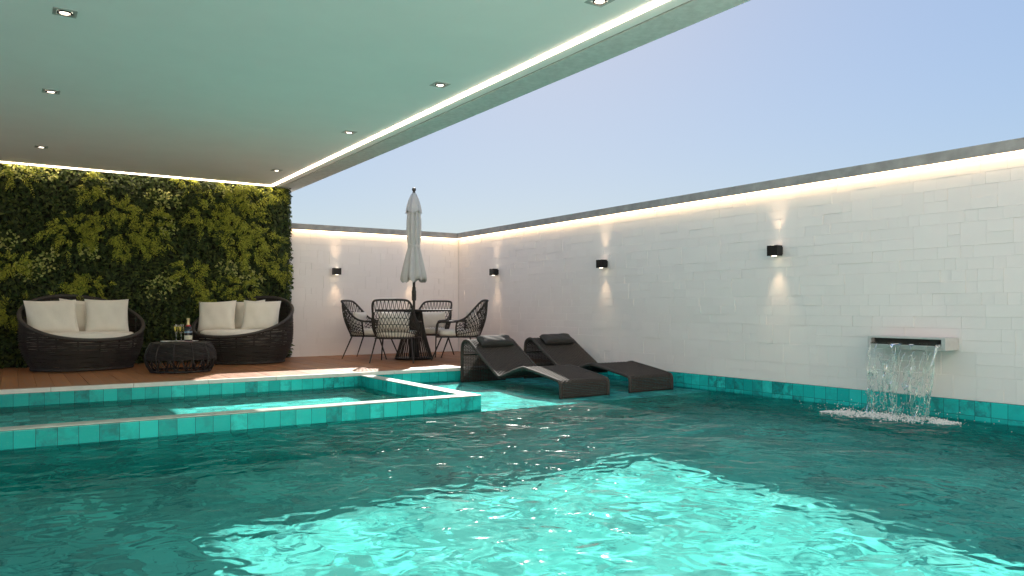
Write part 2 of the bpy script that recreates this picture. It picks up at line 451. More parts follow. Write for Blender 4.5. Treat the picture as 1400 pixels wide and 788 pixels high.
# ------------------------------------------------------------------ roof over the lounge
CZ = 2.472; RX = 3.5; RYE = 11.42; RY0 = 2.5
roof = thing('canopy_roof', 'flat white roof canopy with light strip covering the lounge and pool side', 'roof', (0, 2, CZ))
g = MB(); g.box(LX-.2, 3.215, RY0, RYE, CZ, CZ+.12); W(g.build('ceiling', M['ceiling'], roof, smooth=False), roof)
g = MB(); g.box(3.232, RX, RY0, RYE, CZ-.001, CZ+.32); W(g.build('edge_beam', M['beam'], roof, smooth=False), roof)
g = MB(); g.box(LX-.2, 3.231, RY0, RYE, CZ+.121, CZ+.31); W(g.build('slab', M['plaster'], roof, smooth=False), roof)
g = MB(); g.box(3.058, 3.100, RY0+.3, 10.925, CZ-.010, CZ-.001); g.box(LX+.1, 3.0575, 10.885, 10.925, CZ-.010, CZ-.001)
W(g.build('led_strip', M['led'], roof, smooth=False), roof)
for y in (2.7, 5.0, 7.4):
    W(MB().box(LX-.19, LX-.02, y-.09, y+.09, .61, CZ-.001).build('column', M['plaster'], roof, smooth=False), roof)

spots = [(.255, 5.2), (.255, 7.15), (.255, 9.66), (2.79, 3.33), (2.79, 5.26), (2.79, 7.18), (2.79, 9.66)]
slab = ['nearest square recessed ceiling spotlight on the left of the roof', 'middle recessed ceiling spotlight on the left of the roof',
        'recessed ceiling spotlight above the left wicker sofa near the green wall', 'recessed ceiling spotlight at the top edge, beside the light strip',
        'second recessed ceiling spotlight along the light strip from the top of the picture', 'third recessed ceiling spotlight along the light strip from the top of the picture',
        'small recessed ceiling spotlight in the inner corner of the light strips']
def make_spot():
    t = thing('ceiling_spotlight', '', 'ceiling light', (0,0,0), 0, 'square recessed spotlights in the canopy ceiling')
    a, b = .062, .046; g = MB()
    for k in range(4):
        an = PI/2*k; c_, s_ = round(math.cos(an)), round(math.sin(an)); R = lambda x, y, z: (x*c_-y*s_, x*s_+y*c_, z)
        g.quad(R(-a,-a,-.004), R(-b,-b,-.005), R(b,-b,-.005), R(a,-a,-.004)); g.quad(R(-a,-a,0), R(-a,-a,-.004), R(a,-a,-.004), R(a,-a,0))
        g.quad(R(-b,-b,-.005), R(-b*.9,-b*.9,-.001), R(b*.9,-b*.9,-.001), R(b,-b,-.005))
    g.build('frame', M['chrome'], t, smooth=False)
    MB().lathe([(.040,-.001),(.040,-.008),(.034,-.010),(.027,-.004)], 20, captop=False, capbot=False).build('trim_ring', M['darkframe'], t)
    MB().lathe([(.027,-.003),(.024,-.006),(.001,-.009)], 16).build('lamp', M['lamp'], t)
    return t
s0 = make_spot()
for i, ((x, y), lb) in enumerate(zip(spots, slab)):
    o = s0 if i == 0 else dup(s0)
    o.location = (x, y, CZ); o['label'] = lb

# ------------------------------------------------------------------ wall lamps
def make_sconce():
    t = thing('wall_lamp', '', 'wall lamp', (0,0,0), 0, 'black up and down wall lamps')
    # local: wall plane at y=0, lamp towards -y
    g = MB(); w, d, h = .058, .105, .050
    g.box(-w, w, -d, -.022, -h, h); g.build('body', M['black'], t, smooth=False)
    MB().box(-.045, .045, -.0215, 0.004, -.036, .036).build('bracket', M['black'], t, smooth=False)
    for s in (1, -1):
        MB().lathe([(.026, s*.0505), (.024, s*.0520), (.001, s*.0525)][::s], 16, (0,-.070,0)).build('lens', M['lens'], t)
        l = bpy.data.lights.new('bulb', 'SPOT'); l.energy = 2.8; l.color = (1, .70, .42); l.spot_size = math.radians(60); l.spot_blend = 1.0
        l.shadow_soft_size = .02; b = bpy.data.objects.new('bulb', l); COL.objects.link(b); b.parent = t
        b.location = (0, -.070, s*.056); b.rotation_euler = (PI if s > 0 else 0, 0, 0)
    return t
sc0 = make_sconce()
for i, (loc, rz, lb) in enumerate([
    ((4.109, BY, 1.285), 0, 'black box wall lamp on the back wall, left of the folded parasol'),
    ((5.36, BY, 1.285), 0, 'black box wall lamp on the back wall, half hidden behind the parasol'),
    ((WX, 9.93, 1.283), -PI/2, 'small black box wall lamp on the right wall nearest the corner'),
    ((WX, 7.36, 1.283), -PI/2, 'black box wall lamp on the right wall above the farther pool lounger'),
    ((WX, 4.76, 1.283), -PI/2, 'largest black box wall lamp, on the right wall closest to the waterfall spout')]):
    o = sc0 if i == 0 else dup(sc0)
    o.location = loc; o.rotation_euler = (0, 0, rz); o['label'] = lb

# ------------------------------------------------------------------ living wall
def leaf_mat(name, cols, rough=.55):
    m = N(name); r = m.geo().outputs['Random Per Island']
    st = [(i/(len(cols)-1), c+(1,)) for i, c in enumerate(cols)]
    m.set(Base_Color=m.ramp(r, *st), Roughness=rough); m.b.inputs['Specular IOR Level'].default_value = .35
    t = m.n('BsdfTranslucent'); mx = m.n('MixShader'); mx.inputs[0].default_value = .22
    m.l(m.ramp(r, *st), t.inputs['Color']); m.l(m.b.outputs[0], mx.inputs[1]); m.l(t.outputs[0], mx.inputs[2]); m.l(mx.outputs[0], m.o.inputs['Surface'])
    return m.m
M['leaf_dark'] = leaf_mat('deep_green_leaves', [(.014,.026,.006),(.026,.046,.010),(.042,.066,.012),(.085,.11,.02)])
M['leaf_lime'] = leaf_mat('lime_leaves', [(.10,.13,.014),(.26,.29,.03),(.40,.41,.045),(.17,.21,.022)])
M['leaf_pale'] = leaf_mat('variegated_leaves', [(.13,.19,.035),(.34,.37,.09),(.46,.45,.15),(.20,.26,.05)])
def leaves(pos, nrm, length, width, droop=.3, spin=None):
    """folded four-face leaves as one mesh; pos, nrm: (n,3)"""
    n = len(pos); spin = RNG.uniform(0, 2*PI, n) if spin is None else spin
    nrm = nrm/np.linalg.norm(nrm, axis=1, keepdims=True)
    a = np.cross(nrm, np.tile([0,0,1.], (n,1))); a /= np.linalg.norm(a, axis=1, keepdims=True)+1e-9; b = np.cross(nrm, a)
    d = a*np.cos(spin)[:,None] + b*np.sin(spin)[:,None]; s = np.cross(nrm, d)
    L = length[:,None]; Wd = width[:,None]
    p0 = pos; p1 = pos+d*L*.5+s*Wd*.5+nrm*L*.10; p2 = pos+d*L-nrm*L*droop; p3 = pos+d*L*.5-s*Wd*.5+nrm*L*.10; pm = pos+d*L*.5-nrm*L*.02
    V = np.stack([p0,p1,p2,p3,pm], 1).reshape(-1, 3); k = np.arange(n)[:,None]*5
    F = np.stack([k+[[0,1,4]], k+[[1,2,4]], k+[[2,3,4]], k+[[3,0,4]]], 1).reshape(-1, 3)
    return V, F
def leaf_obj(name, V, F, mat, parent):
    me = bpy.data.meshes.new(name); me.vertices.add(len(V)); me.vertices.foreach_set('co', V.astype(np.float32).ravel())
    me.loops.add(len(F)*3); me.loops.foreach_set('vertex_index', F.astype(np.int32).ravel())
    me.polygons.add(len(F)); me.polygons.foreach_set('loop_start', np.arange(0, len(F)*3, 3, dtype=np.int32))
    me.update(calc_edges=True); me.materials.append(mat)
    o = bpy.data.objects.new(name, me); COL.objects.link(o); o.parent = parent; return W(o, parent)
GX0, GX1, GZ = -1.4, 3.37, CZ-.01
lw = thing('living_wall', 'living wall of dark and lime green leaves behind the two wicker sofas', 'green wall', (1, 11.05, 0))
W(MB().box(LX, GX1-.02, 11.06, BY-.002, 0.002, CZ-.003).build('backing_panel', plain('dark_moss_backing', (.012,.016,.006), .95, 0, .4, .5, 30), lw, smooth=False), lw)
def bulge(x, z): return .045*mnoise.noise(Vector((x*2.3, z*2.3, 3.1))) + .03*mnoise.noise(Vector((x*6, z*6, 9.1)))
n = 30000
px = RNG.uniform(GX0, GX1, n); pz = RNG.uniform(.02, GZ, n)
py = np.array([11.025 - 1.3*(bulge(a, b)+.035) for a, b in zip(px, pz)]) + RNG.uniform(-.03, .03, n)
nr = np.stack([RNG.normal(0,.55,n), -np.ones(n), RNG.normal(.25,.5,n)], 1)
V, F = leaves(np.stack([px,py,pz],1), nr, RNG.uniform(.034,.082,n), RNG.uniform(.016,.038,n))
# leaves along the right return edge
n2 = 2600; ez = RNG.uniform(.02, GZ, n2); ey = RNG.uniform(11.0, 11.12, n2); ex = GX1-.01+RNG.uniform(-.02,.03,n2)
V2, F2 = leaves(np.stack([ex,ey,ez],1), np.stack([np.ones(n2), RNG.normal(-.6,.5,n2), RNG.normal(.2,.5,n2)],1), RNG.uniform(.028,.055,n2), RNG.uniform(.014,.026,n2))
leaf_obj('foliage', np.vstack([V,V2]), np.vstack([F, F2+len(V)]), M['leaf_dark'], lw)
def px2wall(u, v, Y=10.97):
    rx = (u-700)/1036; t = Y/(-.5498*rx+.8353); return (rx*.8353+.5498)*t, CAM_H-(v-422)/1036*t
lime = [(125,255,.17),(98,318,.26),(160,320,.30),(165,290,.16),(205,325,.22),(215,300,.15),(280,292,.24),(300,268,.14),(330,250,.20),(345,272,.20),(335,300,.26),
        (320,325,.26),(345,345,.22),(258,372,.20),(125,395,.20),(90,405,.15),(12,360,.20),(375,265,.16),(385,370,.20),(330,395,.20),(255,250,.15),(290,405,.17),(25,240,.14),(365,330,.17),(20,425,.2)]
for u, v, r in lime:
    r *= 1.15
    cx, cz = px2wall(u, v); ns = int(24*(r/.22)**2)+6; P_ = []; N_ = []; L_ = []; W_ = []; SP = []
    for q in range(ns):                       # sprigs of paired leaflets fanning out of the clump
        rad = r*math.sqrt(random.random())*.85; th = random.uniform(0, 2*PI); lob = 1+.28*math.sin(th*5+u)+.15*math.sin(th*9+v)
        bx_, bz_ = cx+rad*lob*math.cos(th), cz+rad*lob*math.sin(th)*.85; da = th+random.gauss(0, .7); ln = random.uniform(.07, .15)
        oy = 11.0-.06*(1-rad/r)-random.uniform(0, .07)
        for k in range(8):
            t_ = k/7; x, z = bx_+ln*t_*math.cos(da), bz_+ln*t_*math.sin(da)-.03*t_*t_
            y = oy-.05*math.sin(t_*2.4)
            if x > GX1 or not .03 < z < GZ-.012: continue
            for sd in ((1, -1) if k < 7 else (0,)):
                P_.append((x, y, z)); N_.append((random.gauss(0, .55), -1, random.gauss(.3, .5))); L_.append((.050-.028*t_)*random.uniform(.8, 1.2)); W_.append((.016-.006*t_)*random.uniform(.8, 1.2)); SP.append(da+sd*(1.05-.4*t_))
    # spin is measured in the basis (a, b): a = nrm x z = -x, b = nrm x a = -z for nrm = -y
    V, F = leaves(np.array(P_), np.array(N_, float), np.array(L_), np.array(W_), .25, np.array(SP)+PI)
    leaf_obj('lime_plant', V, F, M['leaf_lime'], lw)
pale = [(60,235,.14),(30,235,.12),(215,270,.13),(235,275,.12),(70,355,.14),(40,370,.15),(215,395,.17),(230,385,.13),(325,370,.15),(310,365,.12),(310,262,.09),(228,310,.12),(345,382,.13),(120,345,.12),(10,330,.13)]
for u, v, r in pale:
    cx, cz = px2wall(u, v); k = int(1500*r*r)+30
    rad = r*np.sqrt(RNG.uniform(0,1,k)); th = RNG.uniform(0,2*PI,k)
    X = cx+rad*np.cos(th)*1.2; Z = np.clip(cz+rad*np.sin(th)*.9, .03, GZ-.01)
    V, F = leaves(np.stack([X, 10.985-RNG.uniform(0,.07,k), Z],1), np.stack([RNG.normal(0,.45,k),-np.ones(k),RNG.normal(.35,.4,k)],1),
                  RNG.uniform(.03,.058,k), RNG.uniform(.022,.036,k), .2)
    leaf_obj('variegated_plant', V, F, M['leaf_pale'], lw)

# ------------------------------------------------------------------ cushions
def pillow_mb(w, h, t, n=18, seed=0, sq=3.2):
    g = MB(); rs = random.Random(seed); ph = [rs.uniform(0, 6) for _ in range(4)]
    def side(s):
        def fn(u, v):
            a, b = 2*u-1, 2*v-1
            x = a*w/2*(1-.06*(1-b*b)*abs(a)**3 if True else 1); y = b*h/2*(1-.07*(1-a*a)*abs(b)**3)
            z = t/2*((1-abs(a)**sq)*(1-abs(b)**sq))**.42
            z *= 1+.08*math.sin(3*a+ph[0])*math.sin(2.5*b+ph[1])+.04*math.sin(9*a+ph[2]+4*b)
            return (x, y, s*z)
        return fn
    g.grid(side(1), n, n); g.grid(side(-1), n, n, flip=True); return g
def loose_pillow(loc, rot, label, w=.50, h=.42, t=.17, seed=0, grp=None):
    o = pillow_mb(w, h, t, 18, seed).build('cushion', M['cream'], loc=loc, rot=rot, angle=180)
    return tag(o, label, 'cushion', grp)

# ------------------------------------------------------------------ wicker sofas (local -y is the front)
SA, SB = .655, .56
def s_prof(z):
    pts = [(0,.80),(.05,.84),(.15,.92),(.28,.985),(.40,1.0),(.55,1.0),(.75,.985),(.95,.96)]
    for (a, ra), (b, rb) in zip(pts, pts[1:]):
        if z <= b: return ra+(rb-ra)*(z-a)/(b-a)
    return .96
def s_rim(ph):
    s = math.sin(ph); return .355 + .52*((1+s)/2)**1.15
def s_pt(ph, z, k=1.0):
    r = s_prof(z)*k; return (SA*r*math.cos(ph), SB*r*math.sin(ph), z)
def make_sofa(mat, label, loc, rz):
    t = thing('wicker_sofa', label, 'sofa', loc, rz, 'round woven sofas')
    g = MB(); z = .035; row = 0; NS = 96
    while z < .87:
        pts = []; row += 1
        runs = []; cur = []
        for k in range(NS+1):
            ph = -PI/2 + 2*PI*k/NS
            dz = .007*mnoise.noise(Vector((math.cos(ph)*4, math.sin(ph)*4, row*.7)))
            kk = 1 + .010*math.sin(ph*7+row*PI) 
            if z+dz < s_rim(ph)-.012: cur.append(s_pt(ph, z+dz, kk))
            elif cur: runs.append(cur); cur = []
        if cur: runs.append(cur)
        for r_ in runs:
            if len(r_) > 2: g.tube(r_, .0063+.0010*math.sin(row*1.7), 4, cap=False)
        z += .0122 + .002*math.sin(row*2.1)
    g.build('woven_shell', mat, t, angle=180)
    g = MB()
    for k in range(18):
        ph = 2*PI*(k+.5)/18; zt = s_rim(ph)
        g.tube([s_pt(ph, zt*j/10+.01, .985) for j in range(11)], .0095, 5)
    g.build('frame_ribs', mat, t)
    MB().tube([s_pt(2*PI*k/72, s_rim(2*PI*k/72)) for k in range(72)], .024, 8, closed=True).build('rim', mat, t, angle=180)
    MB().tube([s_pt(2*PI*k/64, .018, 1.0) for k in range(64)], .018, 6, closed=True).build('base_ring', mat, t, angle=180)
    g = MB(); prof = [(.76,.22),(.84,.235),(.88,.28),(.88,.365),(.86,.410),(.80,.430),(.5,.440),(.01,.443)]
    g.lathe([(r, z) for r, z in prof], 56, sx=SA, sy=SB, captop=True); g.build('seat_cushion', M['cream'], t, angle=60)
    return t
sofa_l_loc, sofa_l_rz = (.70, 10.36, 0.002), math.radians(14)
sofa_r_loc, sofa_r_rz = (2.575, 10.44, 0.002), math.radians(-46)
make_sofa(M['wicker_brown'], 'round dark woven sofa left of the low drum table', sofa_l_loc, sofa_l_rz)
make_sofa(M['wicker_brown'], 'round dark woven sofa right of the low drum table with the bottle', sofa_r_loc, sofa_r_rz)
def on_sofa(loc, rz, lx, ly, lz, tilt, yaw, label, seed, w=.5, h=.42, roll=0, grp=None):
    c, s = math.cos(rz), math.sin(rz)
    o = loose_pillow((loc[0]+lx*c-ly*s, loc[1]+lx*s+ly*c, loc[2]+lz), (0,0,0), label, w, h, .17, seed, grp)
    R = Matrix.Rotation(rz+yaw, 3, 'Z') @ Matrix.Rotation(math.radians(90-tilt), 3, 'X') @ Matrix.Rotation(roll, 3, 'Z')
    o.rotation_euler = R.to_euler(); return o
gp_ = 'cream back cushions on the woven sofas'
on_sofa(sofa_l_loc, sofa_l_rz, -.31, .08, .615, 20, math.radians(-6), 'cream cushion at the left end of the left woven sofa', 1, .54, .43, .03, gp_)
on_sofa(sofa_l_loc, sofa_l_rz, .06, .26, .62, 18, math.radians(0), 'cream cushion behind the other two on the left woven sofa', 2, .48, .43, -.08, gp_)
on_sofa(sofa_l_loc, sofa_l_rz, .27, .02, .625, 14, math.radians(-16), 'cream cushion at the right end of the left woven sofa', 3, .48, .43, .0, gp_)
on_sofa(sofa_r_loc, sofa_r_rz, -.40, .0, .615, 18, math.radians(16), 'cream cushion at the left end of the right woven sofa', 4, .50, .43, .05, gp_)
on_sofa(sofa_r_loc, sofa_r_rz, -.08, .25, .62, 16, math.radians(0), 'cream cushion tucked behind the other two on the right woven sofa', 5, .46, .43, .07, gp_)
on_sofa(sofa_r_loc, sofa_r_rz, .18, .13, .62, 16, math.radians(16), 'cream cushion at the right end of the right woven sofa', 6, .50, .43, -.02, gp_)

# ------------------------------------------------------------------ drum table with tray, bottle, glasses
CT = (1.60, 9.31, .002)
ct = thing('drum_table', 'low dark woven drum table between the two sofas', 'coffee table', CT)
def c_prof(z):
    u = z/.335; return .295 + .078*math.sin(PI*min(max(u*.92+.04, 0), 1))**.9
g = MB(); z = .150; row = 0
while z < .322:
    row += 1; g.tube([(c_prof(z)*(1+.012*math.sin(6*a*PI/36*9+row*PI))*math.cos(2*PI*a/72), c_prof(z)*(1+.012*math.sin(6*a*PI/36*9+row*PI))*math.sin(2*PI*a/72), z+.003*math.sin(a*.7+row)) for a in range(72)], .0062, 4, closed=True); z += .0118
g.build('woven_band', M['wicker'], ct, angle=180)
g = MB()
for k in range(20):
    a0 = 2*PI*k/20
    for s in (1, -1):
        g.tube([((c_prof(.015+.14*j/6)-.004*s)*math.cos(a0+s*.16*(j/6)), (c_prof(.015+.14*j/6)-.004*s)*math.sin(a0+s*.16*(j/6)), .015+.14*j/6) for j in range(7)], .0085, 4)
for k in range(12):
    a0 = 2*PI*(k+.3)/12; g.tube([((c_prof(.33*j/10)+.004)*math.cos(a0), (c_prof(.33*j/10)+.004)*math.sin(a0), .33*j/10) for j in range(11)], .008, 4)
g.build('slanted_ribs', M['wicker'], ct)
MB().tube([(c_prof(.012)*math.cos(2*PI*k/48), c_prof(.012)*math.sin(2*PI*k/48), .014) for k in range(48)], .014, 6, closed=True).build('base_ring', M['wicker'], ct, angle=180)
MB().lathe([(.27,.318),(.303,.320),(.308,.328),(.303,.334),(.001,.334)], 48).build('table_top', M['darkframe'], ct)
TT = CT[2]+.334
def cpos(u, v_, z):   # point on the table top seen at pixel column u, offset towards the camera v_
    Zc = 8.65 - v_; Xc = (u-700)/1036*Zc; return (Xc*.8353+Zc*.5498, -Xc*.5498+Zc*.8353, z)
tray = thing('serving_tray', 'round pale tray holding the bottle and glasses on the drum table', 'tray', cpos(252.5, 0, TT+.001))
MB().lathe([(.085,0),(.135,.003),(.150,.012),(.152,.014),(.146,.012),(.130,.006),(.001,.005)], 40).build('plate', plain('pale_ceramic', (.52,.50,.50), .3), tray)
TR = TT+.0075
nap = MB()
nap.grid(lambda u, v: ((u-.5)*.16, (v-.5)*.10, .006+.004*mnoise.noise(Vector((u*4, v*4, 1)))), 12, 8)
nap.grid(lambda u, v: ((u-.5)*.16, (v-.5)*.10, .0005), 2, 2, flip=True)
tag(nap.build('napkin', plain('pink_cloth', (.55,.33,.33), .9), loc=cpos(254, .075, TR), rot=(0,0,-.5), angle=180), 'small pink folded napkin on the tray in front of the bottle', 'napkin')
bt = thing('champagne_bottle', 'dark champagne bottle with gold foil neck on the round tray', 'bottle', cpos(257.5, -.02, TR))
MB().lathe([(.030,0),(.0415,.006),(.0425,.02),(.0425,.125),(.040,.145),(.030,.172),(.020,.19)], 24).build('glass_body', plain('dark_green_glass', (.006,.010,.012), .12), bt)
MB().lathe([(.0205,.188),(.0170,.205),(.0150,.235),(.0150,.244),(.0175,.246),(.0175,.262),(.014,.266)], 20, capbot=False).build('gold_foil', plain('gold_foil', (.62,.50,.26), .38, .6), bt)
MB().lathe([(.0295,.174),(.0245,.182),(.0212,.189)], 24, captop=False, capbot=False).build('neck_band', plain('red_seal', (.40,.02,.02), .5), bt)
MB().lathe([(.0430,.022),(.0430,.070)], 24, captop=False, capbot=False).build('paper_label', plain('cream_paper', (.58,.55,.42), .7), bt)
MB().lathe([(.0430,.098),(.0430,.118)], 24, captop=False, capbot=False).build('shoulder_band', plain('blue_silver_band', (.16,.22,.30), .35, .4), bt)
M['wine'] = glass('sparkling_wine', (.93,.86,.42,1), 1.35)
for u, dv, lb in ((241, .02, 'left champagne flute of pale wine on the round tray'), (248, -.03, 'champagne flute next to the bottle on the round tray')):
    f = thing('champagne_flute', lb, 'glass', cpos(u, dv, TR), 0, 'filled champagne flutes')
    MB().lathe([(.028,0),(.029,.002),(.008,.005),(.0035,.012),(.0035,.085),(.010,.098),(.020,.118),(.0245,.150),(.0235,.195),(.0225,.195),(.0232,.150),(.0190,.120),(.009,.102),(.001,.097)], 20, captop=False).build('bowl_and_stem', M['glass'], f)
    MB().lathe([(.001,.0985),(.0082,.1030),(.0180,.1205),(.0222,.150),(.0222,.168),(.001,.168)], 20).build('wine', M['wine'], f)
d = thing('small_dish', 'small white dish beside the tray on the drum table', 'dish', cpos(226.5, .06, TT+.001))
MB().lathe([(.03,0),(.052,.006),(.056,.016),(.052,.016),(.045,.009),(.001,.007)], 28).build('bowl', plain('white_porcelain', (.75,.75,.73), .25), d)
MB().lathe([(.030,.0075),(.034,.012),(.030,.017),(.001,.018)], 20).build('folded_towel', M['cream'], d)

# ------------------------------------------------------------------ dining table, parasol
TC = (4.765, 9.775, .002)
dt = thing('dining_table', 'round dark dining table on a flared rod pedestal', 'table', TC)
MB().lathe([(.10,.672),(.53,.680),(.545,.688),(.545,.700),(.535,.706),(.02,.706)], 56).build('table_top', plain('matt_black_top', (.012,.011,.010), .75), dt)
g = MB()
for k in range(44):
    a = 2*PI*k/44; g.tube([((.115+.15*(1-j/8)**1.5)*math.cos(a), (.115+.15*(1-j/8)**1.5)*math.sin(a), .012+.66*j/8) for j in range(9)], .0055, 5)
g.build('pedestal_rods', M['darkframe'], dt)
MB().lathe([(.07,.02),(.075,.10),(.075,.6),(.10,.672)], 24).build('core_column', M['black'], dt)
MB().lathe([(.27,0),(.275,.006),(.275,.016),(.265,.022),(.05,.022)], 44).build('base_plate', M['black'], dt)
MB().lathe([(.118,.640),(.122,.645),(.122,.668),(.112,.672)], 32).build('collar', M['black'], dt)

um = thing('parasol', 'folded pale grey parasol standing through the dining table', 'parasol', (TC[0], TC[1], .03))
MB().tube([(0,0,.675),(0,0,1.0),(0,0,2.33)], .019, 12).build('pole', M['darkframe'], um)
MB().lathe([(.0195,.80),(.030,.805),(.032,.83),(.032,.93),(.027,.95),(.025,.99),(.0195,1.0)], 16).build('tilt_housing', M['darkframe'], um)
g = MB(); g.tube([(0,-.028,.875),(0,-.05,.875)], .010, 8); g.tube([(0,-.047,.87),(-.03,-.050,.90)], .006, 6); g.build('crank', M['darkframe'], um)
def folds(seed, n, amp):
    rs = random.Random(seed); ph = rs.uniform(0, 6)
    def f(a, i):
        s = abs(math.sin(a*n/2+ph)); return 1-amp*(1-s**.6)+.05*math.sin(3*a+ph)+.03*math.sin(a*n*2+i*.3)
    return f
prof = [(.185,1.075),(.192,1.10),(.185,1.16),(.165,1.25),(.135,1.38),(.105,1.50),(.088,1.56),(.088,1.59),(.100,1.68),(.108,1.80),(.108,1.93),(.100,2.03),(.080,2.12)]
g = MB(); wf = folds(3, 8, .48)
g.lathe(prof, 96, wob=wf, captop=False, capbot=False); g.lathe([(r-.008, z) for r, z in prof][::-1], 96, wob=wf, captop=False, capbot=False)
nb = len(g.v)
can = g.build('canopy', M['canvas'], um, angle=180)
# scalloped hem: lower rim dips between the ribs
for vtx in can.data.vertices:
    if vtx.co.z < 1.09:
        a = math.atan2(vtx.co.y, vtx.co.x); vtx.co.z += .055*abs(math.sin(a*4+2.0))**1.5 - .02
cap_p = [(.118,2.055),(.112,2.09),(.100,2.15),(.075,2.24),(.042,2.31),(.024,2.335)]
g = MB(); wf = folds(8, 8, .22); g.lathe(cap_p, 72, wob=wf, captop=False, capbot=False); g.lathe([(r-.006, z) for r, z in cap_p][::-1], 72, wob=wf, captop=False, capbot=False)
capo = g.build('vent_cap', M['canvas'], um, angle=180)
for vtx in capo.data.vertices:
    if vtx.co.z < 2.07: vtx.co.z += .02*math.sin(4*math.atan2(vtx.co.y, vtx.co.x)+1)
g = MB(); g.lathe([(.0895,1.555),(.0915,1.56),(.0915,1.588),(.0895,1.592)], 48, captop=False, capbot=False); g.box(-.012,.012,-.097,-.091,1.40,1.575)
g.build('tie_strap', M['canvas'], um)
MB().lathe([(.018,2.325),(.022,2.345),(.014,2.352),(.026,2.368),(.030,2.385),(.024,2.403),(.008,2.410)], 18).build('finial', M['darkframe'], um)

# ------------------------------------------------------------------ dining chairs (local +y is the front)
def make_chair():
    t = thing('dining_chair', '', 'chair', (0,0,0), 0, 'woven rope dining chairs round the table')
    half = [(.275,.275,.325),(.288,.268,.46),(.290,.235,.525),(.290,.12,.535),(.290,-.02,.540),(.283,-.14,.59),(.270,-.245,.70),(.245,-.325,.79),(.19,-.365,.826),(.0,-.378,.832)]
    full = half + [(-x, y, z) for x, y, z in half[:-1]][::-1]
    rail = catmull(full, 7)
    MB().tube(rail, .0145, 8).build('top_rail', M['darkframe'], t, angle=180)
    # bottom ring of the shell
    def bot(s):          # s in -1..1 round the back
        a = s*PI*.60; return Vector((.255*math.sin(a), -.075-.205*math.cos(a), .325))
    # rail parametrised over its rear part only
    arc = [0]
    for a, b in zip(rail, rail[1:]): arc.append(arc[-1]+(b-a).length)
    i0 = next(i for i, p in enumerate(rail) if p.y < -.005); sL = arc[i0]; sR = arc[-1]-sL
    def top(s):
        d = sL+(sR-sL)*(s+1)/2
        for i in range(len(arc)-1):
            if arc[i+1] >= d: return rail[i].lerp(rail[i+1], (d-arc[i])/(arc[i+1]-arc[i]))
        return rail[-1]
    def P(s, tt):
        s = -s; a, b = bot(s), top(-s); p = a.lerp(b, tt); k = math.sin(PI*tt)*.035; r = Vector((p.x, p.y+.08, 0)); 
        return p + (r.normalized()*k if r.length > 1e-6 else r)
    g = MB(); nC = 26; lv = [0, .17, .36, .53, .70, 1.0]
    for s in (-1, 1): g.tube([P(s, j/6) for j in range(7)], .0125, 6)
    for k in range(nC+1):
        s = -1+2*k/nC
        g.tube([P(s, 0), P(s, lv[1])], .0042, 4, cap=False)
        for a, b in zip(lv[1:], lv[2:]):
            for dk in (-1, 1):
                s2 = s+dk*1.0/nC*(1 if b < .99 else 1)
                if abs(s2) <= 1.0001: g.tube([P(s, a), P((s+s2)/2, (a+b)/2), P(s2, b)], .0040, 4, cap=False)
            s3 = s
        for a, b in ((lv[1], lv[2]), (lv[3], lv[4])):
            pass
    for tt in lv[1:-1]: g.tube([P(-1+2*j/30, tt) for j in range(31)], .0048, 4, cap=False)
    g.build('rope_lattice', M['rope'], t, angle=180)
    g = MB(); ring = [bot(-1+2*j/24) for j in range(25)]; ring = [Vector((-.275,.275,.325))]+[Vector((-.275,.05,.325))]+ring+[Vector((.275,.05,.325)), Vector((.275,.275,.325))]
    g.tube(ring, .0125, 6); g.tube([(-.275,.275,.325),(.275,.275,.325)], .0125, 6)
    for y in (-.15, 0, .15): g.tube([(-.265,y,.325),(.265,y,.325)], .007, 5)
    g.build('seat_frame', M['darkframe'], t)
    for sx in (-1, 1):
        for sy, yy in ((1, .22), (-1, -.20)):
            MB().tube([(sx*.235, yy*.95, .325), (sx*.29, yy+sy*.12, .0)], [.0115, .0085], 8).build('leg', M['darkframe'], t)
    g = MB()
    def sq(a, r): c, s = math.cos(a), math.sin(a); p = 4; q = (abs(c)**p+abs(s)**p)**(-1/p); return (c*q*r, s*q*r)
    lay = [(.93,.338),(.99,.350),(1.0,.372),(1.0,.392),(.97,.410),(.88,.420),(.5,.426),(.01,.428)]
    base = len(g.v); nn = 40
    for r, z in lay:
        for k in range(nn):
            x, y = sq(2*PI*k/nn, r); yy = y*.265+.015
            g.v.append((x*(.258 if yy > -.05 else .235+(.023*(1+(yy+.05)/.2))), yy, z))
    for i in range(len(lay)-1):
        for k in range(nn): g.f.append((base+i*nn+k, base+i*nn+(k+1)%nn, base+(i+1)*nn+(k+1)%nn, base+(i+1)*nn+k))
    g.f.append(tuple(base+k for k in range(nn))[::-1]); g.f.append(tuple(base+(len(lay)-1)*nn+k for k in range(nn)))
    g.build('seat_cushion', M['cream'], t, angle=60)
    pillow_mb(.44, .26, .13, 14, 4).build('back_cushion', M['cream'], t, angle=180, loc=(0,-.185,.545), rot=(math.radians(74),0,0))
    return t
ch0 = make_chair()
def face(dx, dy): return math.atan2(dy, dx)-PI/2
for i, (x, y, fx, fy, lb) in enumerate([
    (4.32, 9.39, .60, .80, 'rope dining chair in front of the table with its back towards the pool'),
    (4.34, 10.33, .735, -.68, 'rope dining chair left of the table, seen from the side'),
    (5.27, 10.33, -.80, -.60, 'rope dining chair on the far side of the table, facing the pool'),
    (5.28, 9.36, -.75, .66, 'rope dining chair right of the table, behind the pool lounger')]):
    o = ch0 if i == 0 else dup(ch0)
    o.location = (x, y, .002); o.rotation_euler = (0, 0, face(fx, fy)); o['label'] = lb

